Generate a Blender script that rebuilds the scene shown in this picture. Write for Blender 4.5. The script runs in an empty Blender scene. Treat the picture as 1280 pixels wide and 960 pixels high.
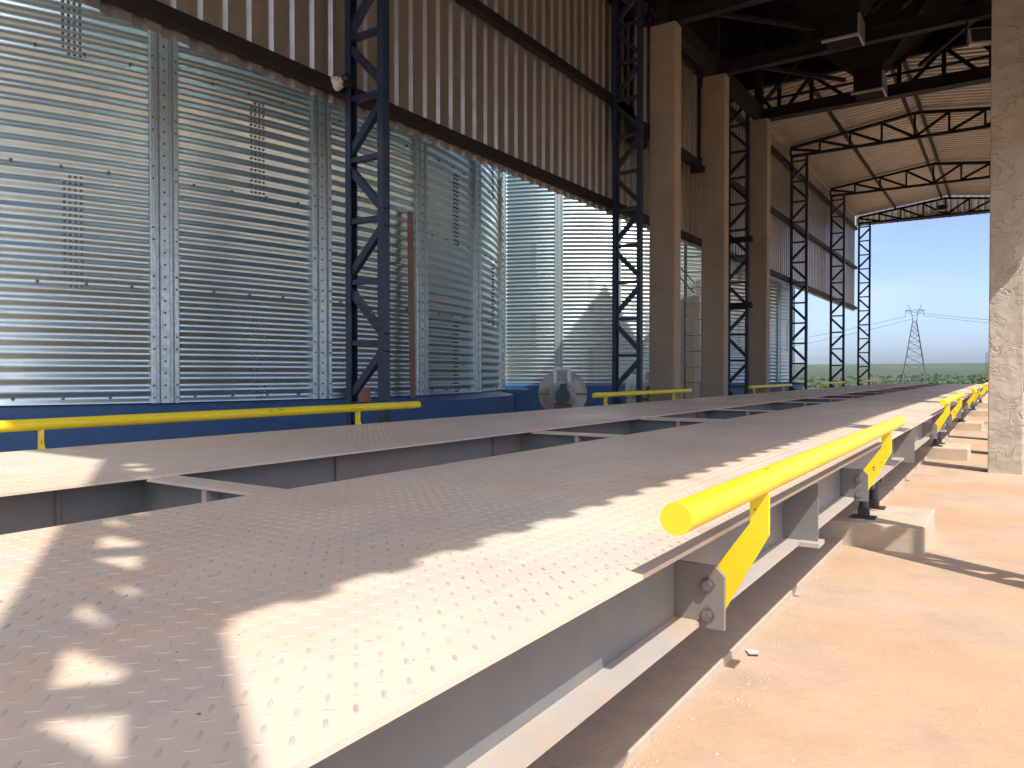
import bpy, bmesh, math, random
import numpy as np
from mathutils import Vector, Matrix

random.seed(7)
rng = np.random.default_rng(7)
SC = bpy.context.scene
COL = SC.collection
R = math.radians
PI = math.pi

# ------------------------------------------------------------------ camera
H = 1.12                       # eye height above the ground slab
FPX = 940.0                    # focal length in pixels of a 1280 wide frame
PITCH = math.atan(13 / FPX)
YAW = math.atan(622 / FPX * math.cos(PITCH))
cd = bpy.data.cameras.new('camera')
cam = bpy.data.objects.new('camera', cd)
COL.objects.link(cam)
cam.location = (0, 0, H)
cam.rotation_euler = (PI / 2 - PITCH, 0, YAW)
cd.sensor_width = 36
cd.lens = 36 * FPX / 1280
cd.clip_start = 0.03
cd.clip_end = 20000
SC.camera = cam

# ------------------------------------------------------------------ sky and sun
EL = R(53.5)
SAZ = R(58.75)                 # shadows run this far to the left of +Y
world = bpy.data.worlds.new('World')
SC.world = world
world.use_nodes = True
wn = world.node_tree.nodes
wl = world.node_tree.links
wn.clear()
w_out = wn.new('ShaderNodeOutputWorld')
w_bg = wn.new('ShaderNodeBackground')
w_sky = wn.new('ShaderNodeTexSky')
w_sky.sky_type = 'NISHITA'
w_sky.sun_disc = False
w_sky.sun_elevation = EL
w_sky.sun_rotation = math.atan2(math.sin(SAZ), -math.cos(SAZ))
w_sky.air_density = 0.5
w_sky.dust_density = 8.0
w_sky.ozone_density = 1.5
w_sky.altitude = 1500
w_bg.inputs['Strength'].default_value = 0.112
# thin streaky cloud over the whole sky
w_co = wn.new('ShaderNodeTexCoord')
w_mp = wn.new('ShaderNodeMapping')
w_mp.inputs['Scale'].default_value = (1.2, 1.2, 7.0)
w_ns = wn.new('ShaderNodeTexNoise')
w_ns.inputs['Scale'].default_value = 2.3
w_ns.inputs['Detail'].default_value = 5
w_ns.inputs['Roughness'].default_value = 0.5
w_rp = wn.new('ShaderNodeValToRGB')
w_rp.color_ramp.elements[0].position = 0.47
w_rp.color_ramp.elements[0].color = (0, 0, 0, 1)
w_rp.color_ramp.elements[1].position = 0.78
w_rp.color_ramp.elements[1].color = (0.6, 0.6, 0.6, 1)
w_mx = wn.new('ShaderNodeMixRGB')
w_mx.inputs['Color2'].default_value = (2.6, 2.9, 3.1, 1)
wl.new(w_co.outputs['Generated'], w_mp.inputs['Vector'])
wl.new(w_mp.outputs['Vector'], w_ns.inputs['Vector'])
wl.new(w_ns.outputs['Fac'], w_rp.inputs['Fac'])
wl.new(w_rp.outputs['Color'], w_mx.inputs['Fac'])
wl.new(w_sky.outputs['Color'], w_mx.inputs['Color1'])
wl.new(w_mx.outputs['Color'], w_bg.inputs['Color'])
wl.new(w_bg.outputs['Background'], w_out.inputs['Surface'])

sd = bpy.data.lights.new('sun', 'SUN')
sd.energy = 2.05
sd.angle = R(0.53)
sd.color = (1.0, 0.93, 0.83)
sun = bpy.data.objects.new('sun', sd)
COL.objects.link(sun)
to_sun = Vector((math.sin(SAZ) * math.cos(EL), -math.cos(SAZ) * math.cos(EL), math.sin(EL)))
sun.rotation_euler = to_sun.to_track_quat('Z', 'Y').to_euler()
sun.location = (20, -12, 30)

vs = SC.view_settings
vs.view_transform = 'Standard'
vs.look = 'None'
vs.gamma = 1.0
vs.exposure = 1.6
vs.use_curve_mapping = False
SC.render.engine = 'CYCLES'
cy = SC.cycles
cy.use_denoising = True
cy.max_bounces = 8
cy.diffuse_bounces = 5
cy.glossy_bounces = 4
cy.sample_clamp_indirect = 6

# ------------------------------------------------------------------ materials
MATS = {}

def nmat(name, col, rough=0.6, metal=0.0, col2=None, scale=4.0, detail=5.0, bump=0.0, bscale=40.0,
         bdist=0.004, ramp=(0.35, 0.65), dust=None, dust_scale=1.2, dust_amt=(0.5, 0.75), rough2=None,
         stretch=None, spec=0.5, dust_stretch=None):
    m = bpy.data.materials.new(name)
    m.use_nodes = True
    nt = m.node_tree
    N = nt.nodes
    L = nt.links
    b = N['Principled BSDF']
    b.inputs['Roughness'].default_value = rough
    b.inputs['Metallic'].default_value = metal
    b.inputs['Specular IOR Level'].default_value = spec
    b.inputs['Base Color'].default_value = (*col, 1)
    co = N.new('ShaderNodeTexCoord')
    vec = co.outputs['Object']
    if stretch:
        mp = N.new('ShaderNodeMapping')
        mp.inputs['Scale'].default_value = stretch
        L.new(vec, mp.inputs['Vector'])
        vec = mp.outputs['Vector']
    last = None
    if col2:
        n = N.new('ShaderNodeTexNoise')
        n.inputs['Scale'].default_value = scale
        n.inputs['Detail'].default_value = detail
        n.inputs['Roughness'].default_value = 0.6
        L.new(vec, n.inputs['Vector'])
        r = N.new('ShaderNodeValToRGB')
        r.color_ramp.elements[0].position = ramp[0]
        r.color_ramp.elements[1].position = ramp[1]
        r.color_ramp.elements[0].color = (*col, 1)
        r.color_ramp.elements[1].color = (*col2, 1)
        L.new(n.outputs['Fac'], r.inputs['Fac'])
        last = r.outputs['Color']
        if rough2 is not None:
            mr = N.new('ShaderNodeMapRange')
            mr.inputs['From Min'].default_value = ramp[0]
            mr.inputs['From Max'].default_value = ramp[1]
            mr.inputs['To Min'].default_value = rough
            mr.inputs['To Max'].default_value = rough2
            L.new(n.outputs['Fac'], mr.inputs['Value'])
            L.new(mr.outputs['Result'], b.inputs['Roughness'])
    if dust:
        n2 = N.new('ShaderNodeTexNoise')
        n2.inputs['Scale'].default_value = dust_scale
        n2.inputs['Detail'].default_value = 7
        n2.inputs['Roughness'].default_value = 0.65
        dv = co.outputs['Object']
        if dust_stretch:
            mp2 = N.new('ShaderNodeMapping')
            mp2.inputs['Scale'].default_value = dust_stretch
            L.new(dv, mp2.inputs['Vector'])
            dv = mp2.outputs['Vector']
        L.new(dv, n2.inputs['Vector'])
        r2 = N.new('ShaderNodeValToRGB')
        r2.color_ramp.elements[0].position = dust_amt[0]
        r2.color_ramp.elements[1].position = dust_amt[1]
        L.new(n2.outputs['Fac'], r2.inputs['Fac'])
        mx = N.new('ShaderNodeMixRGB')
        mx.inputs['Color2'].default_value = (*dust, 1)
        L.new(r2.outputs['Color'], mx.inputs['Fac'])
        if last:
            L.new(last, mx.inputs['Color1'])
        else:
            mx.inputs['Color1'].default_value = (*col, 1)
        last = mx.outputs['Color']
        if metal:
            inv = N.new('ShaderNodeMapRange')
            inv.inputs['To Min'].default_value = metal
            inv.inputs['To Max'].default_value = 0.1
            L.new(r2.outputs['Color'], inv.inputs['Value'])
            L.new(inv.outputs['Result'], b.inputs['Metallic'])
    if last:
        L.new(last, b.inputs['Base Color'])
    if bump:
        n3 = N.new('ShaderNodeTexNoise')
        n3.inputs['Scale'].default_value = bscale
        n3.inputs['Detail'].default_value = 6
        L.new(vec, n3.inputs['Vector'])
        bp = N.new('ShaderNodeBump')
        bp.inputs['Strength'].default_value = bump
        bp.inputs['Distance'].default_value = bdist
        L.new(n3.outputs['Fac'], bp.inputs['Height'])
        L.new(bp.outputs['Normal'], b.inputs['Normal'])
    MATS[name] = m
    return m

def deck_mat():
    m = nmat('deck', (0.57, 0.47, 0.385), 0.5, col2=(0.63, 0.52, 0.42), scale=1.7, dust=(0.56, 0.37, 0.24), dust_scale=0.9, dust_amt=(0.46, 0.78),
             bump=0.2, bscale=90, bdist=0.002)
    N, L = m.node_tree.nodes, m.node_tree.links
    b = N['Principled BSDF']
    src = b.inputs['Base Color'].links[0].from_socket
    geo = N.new('ShaderNodeNewGeometry')
    def noise(scale, det, stretch=(1, 1, 1)):
        mp = N.new('ShaderNodeMapping')
        mp.inputs['Scale'].default_value = stretch
        L.new(geo.outputs['Position'], mp.inputs['Vector'])
        n = N.new('ShaderNodeTexNoise')
        n.inputs['Scale'].default_value = scale
        n.inputs['Detail'].default_value = det
        n.inputs['Roughness'].default_value = 0.68
        L.new(mp.outputs['Vector'], n.inputs['Vector'])
        return n.outputs['Fac']
    def layer(src, fac, lo, hi, top, col):
        mr = N.new('ShaderNodeMapRange')
        mr.inputs['From Min'].default_value = lo
        mr.inputs['From Max'].default_value = hi
        mr.inputs['To Max'].default_value = top
        L.new(fac, mr.inputs['Value'])
        x = N.new('ShaderNodeMixRGB')
        L.new(mr.outputs['Result'], x.inputs['Fac'])
        L.new(src, x.inputs['Color1'])
        x.inputs['Color2'].default_value = (*col, 1)
        return x.outputs['Color'], mr.outputs['Result']
    # bare grey wear drawn out along the traffic direction, rust-red dirt patches, dark grime specks
    src, wear = layer(src, noise(1.6, 8, (1.6, .45, 1)), 0.50, 0.68, 0.75, (0.43, 0.42, 0.41))
    src, _ = layer(src, noise(1.1, 7), 0.60, 0.74, 0.6, (0.44, 0.25, 0.15))
    src, _ = layer(src, noise(38, 4), 0.66, 0.74, 0.5, (0.26, 0.19, 0.14))
    L.new(src, b.inputs['Base Color'])
    rr = N.new('ShaderNodeMapRange')
    rr.inputs['To Min'].default_value = 0.58
    rr.inputs['To Max'].default_value = 0.36
    L.new(wear, rr.inputs['Value'])
    L.new(rr.outputs['Result'], b.inputs['Roughness'])
deck_mat()
nmat('tear', (0.46, 0.375, 0.305), 0.5, col2=(0.24, 0.20, 0.17), scale=9, ramp=(0.45, 0.75), dust=(0.58, 0.475, 0.38), dust_scale=1.6,
     dust_amt=(0.42, 0.6))
nmat('steel_grey', (0.135, 0.145, 0.152), 0.5, col2=(0.18, 0.182, 0.183), scale=3, bump=0.1, bscale=60,
     dust=(0.27, 0.20, 0.15), dust_scale=2.2, dust_amt=(0.5, 0.85))
nmat('flange_grey', (0.34, 0.33, 0.32), 0.55, col2=(0.42, 0.37, 0.32), scale=4, bump=0.15, bscale=70,
     dust=(0.46, 0.33, 0.23), dust_scale=3, dust_amt=(0.45, 0.75))
nmat('yellow', (0.80, 0.62, 0.02), 0.36, col2=(0.72, 0.54, 0.02), scale=3, bump=0.05, bscale=30,
     dust=(0.16, 0.075, 0.03), dust_scale=11, dust_amt=(0.625, 0.67), dust_stretch=(2.5, .35, 2.5))
nmat('navy', (0.009, 0.018, 0.040), 0.42, col2=(0.013, 0.027, 0.060), scale=5, dust=(0.08, 0.07, 0.07), dust_scale=3, dust_amt=(0.55, 0.95))
nmat('dark_steel', (0.010, 0.010, 0.012), 0.7, spec=0.25, col2=(0.022, 0.02, 0.019), scale=3)
nmat('girt', (0.008, 0.0075, 0.008), 0.6, spec=0.3, col2=(0.014, 0.012, 0.011), scale=4)
nmat('hopper_black', (0.008, 0.008, 0.009), 0.85, spec=0.15, col2=(0.015, 0.013, 0.012), scale=2)
nmat('galv_sheet', (0.47, 0.575, 0.60), 0.28, 0.95, col2=(0.42, 0.52, 0.55), scale=6, detail=3, ramp=(0.3, 0.7), rough2=0.34,
      dust=(0.36, 0.32, 0.27), dust_scale=1.3, dust_amt=(0.62, 1.0))
nmat('galv_post', (0.50, 0.58, 0.60), 0.36, 0.85, col2=(0.40, 0.47, 0.49), scale=30, ramp=(0.35, 0.65), rough2=0.5,
     dust=(0.38, 0.33, 0.28), dust_scale=2.2, dust_amt=(0.6, 0.9), bump=0.08, bscale=50)
nmat('galv_bolt', (0.20, 0.21, 0.22), 0.45, 0.7, col2=(0.12, 0.11, 0.10), scale=20)
nmat('cladding', (0.47, 0.44, 0.40), 0.33, 0.85, col2=(0.41, 0.38, 0.34), scale=3, rough2=0.46,
     dust=(0.29, 0.23, 0.17), dust_scale=0.9, dust_amt=(0.52, 0.9), bump=0.04, bscale=8, bdist=0.01)
nmat('roof_sheet', (0.50, 0.445, 0.385), 0.40, 0.6, col2=(0.44, 0.385, 0.325), scale=2, dust=(0.36, 0.27, 0.20), dust_scale=0.8, dust_amt=(0.5, 0.9))
nmat('blue_base', (0.010, 0.058, 0.16), 0.55, col2=(0.016, 0.078, 0.20), scale=2.5, dust=(0.12, 0.14, 0.19), dust_scale=2.0, dust_amt=(0.6, 0.95),
     bump=0.15, bscale=20)
nmat('concrete_tan', (0.255, 0.215, 0.17), 0.85, dust_stretch=(2.2, 2.2, .5), col2=(0.32, 0.265, 0.205), scale=2.2, bump=0.3, bscale=14, bdist=0.01,
     dust=(0.34, 0.20, 0.095), dust_scale=0.7, dust_amt=(0.45, 0.8))
nmat('pedestal', (0.40, 0.34, 0.27), 0.9, col2=(0.48, 0.41, 0.33), scale=6, bump=0.5, bscale=60, bdist=0.004,
     dust=(0.55, 0.36, 0.22), dust_scale=2.2, dust_amt=(0.5, 0.75))
nmat('foundation', (0.40, 0.33, 0.27), 0.9, col2=(0.47, 0.37, 0.29), scale=9, bump=0.6, bscale=70, bdist=0.006,
     dust=(0.30, 0.24, 0.2), dust_scale=26, dust_amt=(0.62, 0.7))
nmat('wood', (0.15, 0.09, 0.06), 0.75, col2=(0.21, 0.13, 0.088), scale=3, stretch=(20, 20, 1.2), bump=0.2, bscale=6)
nmat('brick_red', (0.30, 0.10, 0.06), 0.85, col2=(0.36, 0.15, 0.09), scale=12, bump=0.3, bscale=40)
nmat('fan_paint', (0.55, 0.56, 0.53), 0.5, 0.0, col2=(0.44, 0.45, 0.43), scale=5, dust=(0.22, 0.17, 0.13), dust_scale=5, dust_amt=(0.5, 0.75))
nmat('motor_blue', (0.02, 0.05, 0.07), 0.4, col2=(0.03, 0.07, 0.09), scale=8)
nmat('rag_white', (0.62, 0.57, 0.50), 0.9, col2=(0.45, 0.40, 0.34), scale=18, bump=0.5, bscale=40)
nmat('plastic_black', (0.012, 0.012, 0.013), 0.35, col2=(0.02, 0.02, 0.02), scale=8)
nmat('lamp_grey', (0.35, 0.34, 0.32), 0.4, 0.3, col2=(0.28, 0.27, 0.26), scale=8)
nmat('bolt_steel', (0.32, 0.31, 0.30), 0.35, 0.8, col2=(0.22, 0.2, 0.19), scale=30)
nmat('load_cell_metal', (0.06, 0.062, 0.065), 0.45, 0.5, col2=(0.09, 0.09, 0.095), scale=20)
nmat('foil', (0.62, 0.64, 0.66), 0.5, 0.0, col2=(0.30, 0.33, 0.38), scale=30)
nmat('pylon_steel', (0.15, 0.165, 0.175), 0.5, 0.3, col2=(0.12, 0.13, 0.14), scale=1)
nmat('leaf', (0.035, 0.075, 0.018), 0.7, col2=(0.075, 0.12, 0.03), scale=0.15, detail=3)
nmat('bark', (0.10, 0.07, 0.05), 0.9, col2=(0.06, 0.045, 0.035), scale=4)
nmat('grit', (0.22, 0.13, 0.08), 0.95, col2=(0.38, 0.28, 0.20), scale=30)
nmat('dirt', (0.42, 0.17, 0.06), 0.95, col2=(0.50, 0.24, 0.10), scale=1.5, bump=0.6, bscale=6, bdist=0.05)

def rough_column_mat():
    m = nmat('concrete_rough', (0.36, 0.32, 0.265), 0.9, col2=(0.43, 0.385, 0.32), scale=3.5,
             dust=(0.31, 0.25, 0.185), dust_scale=1.5, dust_amt=(0.5, 0.8))
    nt = m.node_tree
    N, L = nt.nodes, nt.links
    b = N['Principled BSDF']
    co = N.new('ShaderNodeTexCoord')
    ns = N.new('ShaderNodeTexNoise')
    ns.inputs['Scale'].default_value = 3.0
    ns.inputs['Detail'].default_value = 4
    mxv = N.new('ShaderNodeMixRGB')
    mxv.inputs['Fac'].default_value = 0.42
    mp = N.new('ShaderNodeMapping')
    mp.inputs['Scale'].default_value = (0.8, 0.8, 1.9)
    L.new(co.outputs['Object'], ns.inputs['Vector'])
    L.new(co.outputs['Object'], mxv.inputs['Color1'])
    L.new(ns.outputs['Color'], mxv.inputs['Color2'])
    L.new(mxv.outputs['Color'], mp.inputs['Vector'])
    v = N.new('ShaderNodeTexVoronoi')
    v.feature = 'DISTANCE_TO_EDGE'
    v.inputs['Scale'].default_value = 6.5
    L.new(mp.outputs['Vector'], v.inputs['Vector'])
    mr = N.new('ShaderNodeMapRange')
    mr.inputs['From Max'].default_value = 0.045
    L.new(v.outputs['Distance'], mr.inputs['Value'])
    # only part of the ridges is strong
    n4 = N.new('ShaderNodeTexNoise')
    n4.inputs['Scale'].default_value = 4
    L.new(co.outputs['Object'], n4.inputs['Vector'])
    mr2 = N.new('ShaderNodeMapRange')
    mr2.inputs['From Min'].default_value = 0.38
    mr2.inputs['From Max'].default_value = 0.62
    L.new(n4.outputs['Fac'], mr2.inputs['Value'])
    mul = N.new('ShaderNodeMath')
    mul.operation = 'MULTIPLY'
    L.new(mr.outputs['Result'], mul.inputs[0])
    L.new(mr2.outputs['Result'], mul.inputs[1])
    n5 = N.new('ShaderNodeTexNoise')
    n5.inputs['Scale'].default_value = 30
    L.new(co.outputs['Object'], n5.inputs['Vector'])
    ad = N.new('ShaderNodeMath')
    ad.operation = 'MULTIPLY_ADD'
    ad.inputs[1].default_value = 0.25
    L.new(n5.outputs['Fac'], ad.inputs[0])
    L.new(mul.outputs[0], ad.inputs[2])
    bp = N.new('ShaderNodeBump')
    bp.inputs['Strength'].default_value = 0.7
    bp.inputs['Distance'].default_value = 0.014
    L.new(ad.outputs[0], bp.inputs['Height'])
    L.new(bp.outputs['Normal'], b.inputs['Normal'])

rough_column_mat()

def slab_mat():
    m = bpy.data.materials.new('slab')
    m.use_nodes = True
    N, L = m.node_tree.nodes, m.node_tree.links
    b = N['Principled BSDF']
    b.inputs['Roughness'].default_value = 0.92
    geo = N.new('ShaderNodeNewGeometry')
    def noise(scale, det=6, rough=0.6):
        n = N.new('ShaderNodeTexNoise')
        n.inputs['Scale'].default_value = scale
        n.inputs['Detail'].default_value = det
        n.inputs['Roughness'].default_value = rough
        L.new(geo.outputs['Position'], n.inputs['Vector'])
        return n.outputs['Fac']
    def ramp(fac, a, c, ca, cb):
        r = N.new('ShaderNodeValToRGB')
        r.color_ramp.elements[0].position = a
        r.color_ramp.elements[1].position = c
        r.color_ramp.elements[0].color = ca
        r.color_ramp.elements[1].color = cb
        L.new(fac, r.inputs['Fac'])
        return r.outputs['Color']
    def mix(f, a, c):
        x = N.new('ShaderNodeMixRGB')
        L.new(f, x.inputs['Fac'])
        for i, s in (('Color1', a), ('Color2', c)):
            if isinstance(s, tuple):
                x.inputs[i].default_value = s
            else:
                L.new(s, x.inputs[i])
        return x.outputs['Color']
    conc = ramp(noise(3.0), 0.3, 0.7, (0.39, 0.30, 0.225, 1), (0.47, 0.36, 0.265, 1))
    bw = ramp(noise(0.55, 5, 0.55), 0.42, 0.64, (0, 0, 0, 1), (1, 1, 1, 1))
    c1 = mix(bw, conc, (0.47, 0.275, 0.155, 1))
    mot = ramp(noise(2.2, 9, 0.72), 0.36, 0.66, (0.88, 0.87, 0.86, 1), (1.05, 1.04, 1.03, 1))
    mm = N.new('ShaderNodeMixRGB')
    mm.blend_type = 'MULTIPLY'
    mm.inputs['Fac'].default_value = 1.0
    L.new(c1, mm.inputs['Color1'])
    L.new(mot, mm.inputs['Color2'])
    c1 = mm.outputs['Color']
    st = ramp(noise(1.1, 8, 0.6), 0.60, 0.72, (0, 0, 0, 1), (0.3, 0.3, 0.3, 1))
    c1 = mix(st, c1, (0.40, 0.20, 0.10, 1))
    # fine gravel specks
    sp = ramp(noise(70, 4), 0.62, 0.70, (0, 0, 0, 1), (0.55, 0.55, 0.55, 1))
    c2 = mix(sp, c1, (0.30, 0.19, 0.12, 1))
    # beyond the yard: vegetation by position
    sx = N.new('ShaderNodeSeparateXYZ')
    L.new(geo.outputs['Position'], sx.inputs[0])
    ln = N.new('ShaderNodeVectorMath')
    ln.operation = 'LENGTH'
    L.new(geo.outputs['Position'], ln.inputs[0])
    mr = N.new('ShaderNodeMapRange')
    mr.inputs['From Min'].default_value = 55
    mr.inputs['From Max'].default_value = 75
    L.new(ln.outputs['Value'], mr.inputs['Value'])
    veg = ramp(noise(0.012, 8, 0.65), 0.35, 0.65, (0.022, 0.045, 0.016, 1), (0.06, 0.08, 0.032, 1))
    field = ramp(noise(0.0025, 4, 0.5), 0.58, 0.66, (0, 0, 0, 1), (0.8, 0.8, 0.8, 1))
    veg = mix(field, veg, (0.12, 0.10, 0.06, 1))
    c3 = mix(mr.outputs['Result'], c2, veg)
    L.new(c3, b.inputs['Base Color'])
    bp = N.new('ShaderNodeBump')
    bp.inputs['Strength'].default_value = 0.5
    bp.inputs['Distance'].default_value = 0.012
    L.new(noise(18, 8, 0.7), bp.inputs['Height'])
    L.new(bp.outputs['Normal'], b.inputs['Normal'])
    MATS['slab'] = m

slab_mat()

# ------------------------------------------------------------------ mesh helpers
class MB:
    """collects faces; build() makes one mesh"""
    def __init__(self):
        self.v = []
        self.f = []

    def add(self, vs, fs):
        o = len(self.v)
        self.v += [tuple(p) for p in vs]
        self.f += [tuple(i + o for i in f) for f in fs]
        return self

    def box(self, x0, x1, y0, y1, z0, z1):
        v = [(x, y, z) for z in (z0, z1) for y in (y0, y1) for x in (x0, x1)]
        return self.add(v, [(0, 2, 3, 1), (4, 5, 7, 6), (0, 1, 5, 4), (2, 6, 7, 3), (0, 4, 6, 2), (1, 3, 7, 5)])

    def bar(self, p, q, w, h, up=(0, 0, 1)):
        p, q = Vector(p), Vector(q)
        d = (q - p).normalized()
        u = Vector(up)
        s = d.cross(u)
        if s.length < 1e-4:
            s = d.cross(Vector((0, 1, 0)))
        s.normalize()
        u = s.cross(d).normalized()
        v = []
        for c in (p, q):
            for a, b in ((-1, -1), (1, -1), (1, 1), (-1, 1)):
                v.append(c + s * a * w / 2 + u * b * h / 2)
        return self.add(v, [(0, 3, 2, 1), (4, 5, 6, 7), (0, 1, 5, 4), (1, 2, 6, 5), (2, 3, 7, 6), (3, 0, 4, 7)])

    def prism(self, poly, axis, a0, a1):
        """poly in the two other axes, in order; extruded along axis"""
        n = len(poly)
        def P(u, w, a):
            return {'x': (a, u, w), 'y': (u, a, w), 'z': (u, w, a)}[axis]
        v = [P(u, w, a0) for u, w in poly] + [P(u, w, a1) for u, w in poly]
        f = [tuple(range(n)), tuple(range(2 * n - 1, n - 1, -1))]
        f += [(i, i + n, (i + 1) % n + n, (i + 1) % n) for i in range(n)]
        return self.add(v, f)

    def tube(self, p, q, r, n=16, r2=None, cap=True):
        p, q = Vector(p), Vector(q)
        d = (q - p).normalized()
        s = d.cross(Vector((0, 0, 1)))
        if s.length < 1e-4:
            s = Vector((1, 0, 0))
        s.normalize()
        u = s.cross(d)
        r2 = r if r2 is None else r2
        v = []
        for c, rr in ((p, r), (q, r2)):
            for i in range(n):
                a = 2 * PI * i / n
                v.append(c + s * math.cos(a) * rr + u * math.sin(a) * rr)
        f = [(i, (i + 1) % n, (i + 1) % n + n, i + n) for i in range(n)]
        if cap:
            f += [tuple(range(n - 1, -1, -1)), tuple(range(n, 2 * n))]
        return self.add(v, f)

    def mesh(self, name, smooth=None, bevel=0.0):
        me = bpy.data.meshes.new(name)
        me.from_pydata(self.v, [], self.f)
        bm = bmesh.new()
        bm.from_mesh(me)
        bmesh.ops.recalc_face_normals(bm, faces=bm.faces)
        if bevel:
            es = [e for e in bm.edges if len(e.link_faces) == 2 and e.calc_face_angle(0) > 0.5]
            bmesh.ops.bevel(bm, geom=es, offset=bevel, segments=2, profile=0.6, affect='EDGES')
        bm.to_mesh(me)
        bm.free()
        if smooth is not None:
            me.polygons.foreach_set('use_smooth', [True] * len(me.polygons))
            me.set_sharp_from_angle(angle=R(smooth))
        me.update()
        return me

    def build(self, name, mat, parent=None, smooth=None, bevel=0.0, loc=(0, 0, 0)):
        return put(name, self.mesh(name, smooth, bevel), mat, parent, loc)


def put(name, me, mat=None, parent=None, loc=(0, 0, 0), rotz=0.0):
    if mat and not me.materials:
        me.materials.append(MATS[mat])
    o = bpy.data.objects.new(name, me)
    COL.objects.link(o)
    o.location = loc
    o.rotation_euler = (0, 0, rotz)
    if parent:
        o.parent = parent
    return o


def tag(o, label=None, cat=None, group=None, kind=None):
    if label:
        o['label'] = label
    if cat:
        o['category'] = cat
    if group:
        o['group'] = group
    if kind:
        o['kind'] = kind
    return o


def thing(name, label, cat, loc=(0, 0, 0), rotz=0.0, group=None):
    o = bpy.data.objects.new(name, None)
    o.empty_display_size = 0.2
    COL.objects.link(o)
    o.location = loc
    o.rotation_euler = (0, 0, rotz)
    return tag(o, label, cat, group)


def clone(o, parent=None):
    c = o.copy()
    COL.objects.link(c)
    c.parent = parent
    for ch in CH.get(o.name, ()):
        pass
    return c


def copy_tree(o, parent=None):
    c = o.copy()
    COL.objects.link(c)
    if parent:
        c.parent = parent
    for ch in [x for x in TREE(o)]:
        copy_tree(ch, c)
    return c


def TREE(o):
    return list(o.children)

# ------------------------------------------------------------------ terrain
def hfun(x, y):
    r = math.hypot(x, y)
    if r < 52:
        return 0.0
    t = min(1, (r - 52) / 90)
    h = -7.0 * (t * t * (3 - 2 * t))
    if r > 500:
        t = min(1, (r - 500) / 3300)
        h += 52 * (t ** 1.3)
    w = min(1, max(0, (r - 100) / 500))
    a = math.atan2(x, y)
    h += w * (2.0 * math.sin(5 * a + r * 0.002) + 1.5 * math.sin(17 * a + 1.3) + 1.0 * math.sin(r * 0.006 + 3 * a))
    return h

def terrain():
    radii = [0, 6, 15, 30, 45, 52, 58, 66, 76, 88, 102, 120, 142, 170, 210, 260, 330, 420, 540, 700, 900, 1200, 1600, 2100, 2700, 3300, 3800, 4200, 4700, 5300]
    na = 180
    b = MB()
    v = [(0, 0, 0)]
    for r in radii[1:]:
        for i in range(na):
            a = 2 * PI * i / na
            x, y = r * math.sin(a), r * math.cos(a)
            v.append((x, y, hfun(x, y) if r < 4300 else hfun(x * 4200 / r, y * 4200 / r) - (r - 4200) * 0.01))
    f = [(0, 1 + (i + 1) % na, 1 + i) for i in range(na)]
    for k in range(len(radii) - 2):
        for i in range(na):
            j = (i + 1) % na
            f.append((1 + k * na + i, 1 + k * na + j, 1 + (k + 1) * na + j, 1 + (k + 1) * na + i))
    b.add(v, f)
    o = b.build('ground', 'slab', smooth=60)
    tag(o, 'sunlit tan concrete yard dusted with orange sand, running out to green fields', kind='structure')

terrain()

# ------------------------------------------------------------------ weighbridge
CX = -2.135                   # centre line
DK = H - 0.35                 # deck top
ZF = H - 0.565                # top of bottom flange
ZB = H - 0.577                # underside of bottom flange
L_MOD = 5.95
Y0 = -0.25

def foundation():
    b = MB()
    b.box(-3.4, -0.9, -0.6, 29.9, -0.2, 0.035)
    o = b.build('foundation_slab', 'foundation', bevel=0.006)
    tag(o, 'rough concrete footing strip lying under the weighbridge', kind='structure')
foundation()

def tears_mesh(x0, x1, y0, y1, z):
    s = 0.042
    nx = int((x1 - x0 - 0.03) / s)
    ny = int((y1 - y0 - 0.03) / s)
    ox = x0 + ((x1 - x0) - (nx - 1) * s) / 2
    oy = y0 + ((y1 - y0) - (ny - 1) * s) / 2
    a, w, hh = 0.0132, 0.0034, 0.0012
    base = [(-a, 0, 0), (-a * .5, w * .85, 0), (a * .5, w * .85, 0), (a, 0, 0), (a * .5, -w * .85, 0), (-a * .5, -w * .85, 0),
            (-a * .55, 0, hh), (0, w * .45, hh), (a * .55, 0, hh), (0, -w * .45, hh)]
    faces = [(0, 6, 1), (1, 6, 7), (1, 7, 2), (2, 7, 8), (2, 8, 3), (3, 8, 4), (4, 8, 9), (4, 9, 5), (5, 9, 6), (5, 6, 0), (6, 9, 8, 7)]
    base = np.array(base)
    V, Fc = [], []
    c = math.sqrt(.5)
    for i, j, sg in [(i, j, -1) for i in range(nx) for j in range(ny)] + [(i + .5, j + .5, 1) for i in range(nx - 1) for j in range(ny - 1)]:
        if True:
            rot = np.array([[c, -c * sg], [c * sg, c]])
            p = base.copy()
            p[:, :2] = base[:, :2] @ rot.T
            p[:, 0] += ox + i * s
            p[:, 1] += oy + j * s
            p[:, 2] += z - 0.0002
            o = len(V) * 10
            V.append(p)
            Fc += [tuple(q + o for q in f) for f in faces]
    me = bpy.data.meshes.new('tread_tears')
    me.from_pydata(np.concatenate(V).tolist(), [], Fc)
    me.update()
    return me

def ibeam(x, y0, y1, z0, z1, fw, t=0.012, tw=0.008):
    b = MB()
    b.box(x - tw / 2, x + tw / 2, y0, y1, z0 + t, z1 - t)
    return b

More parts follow.
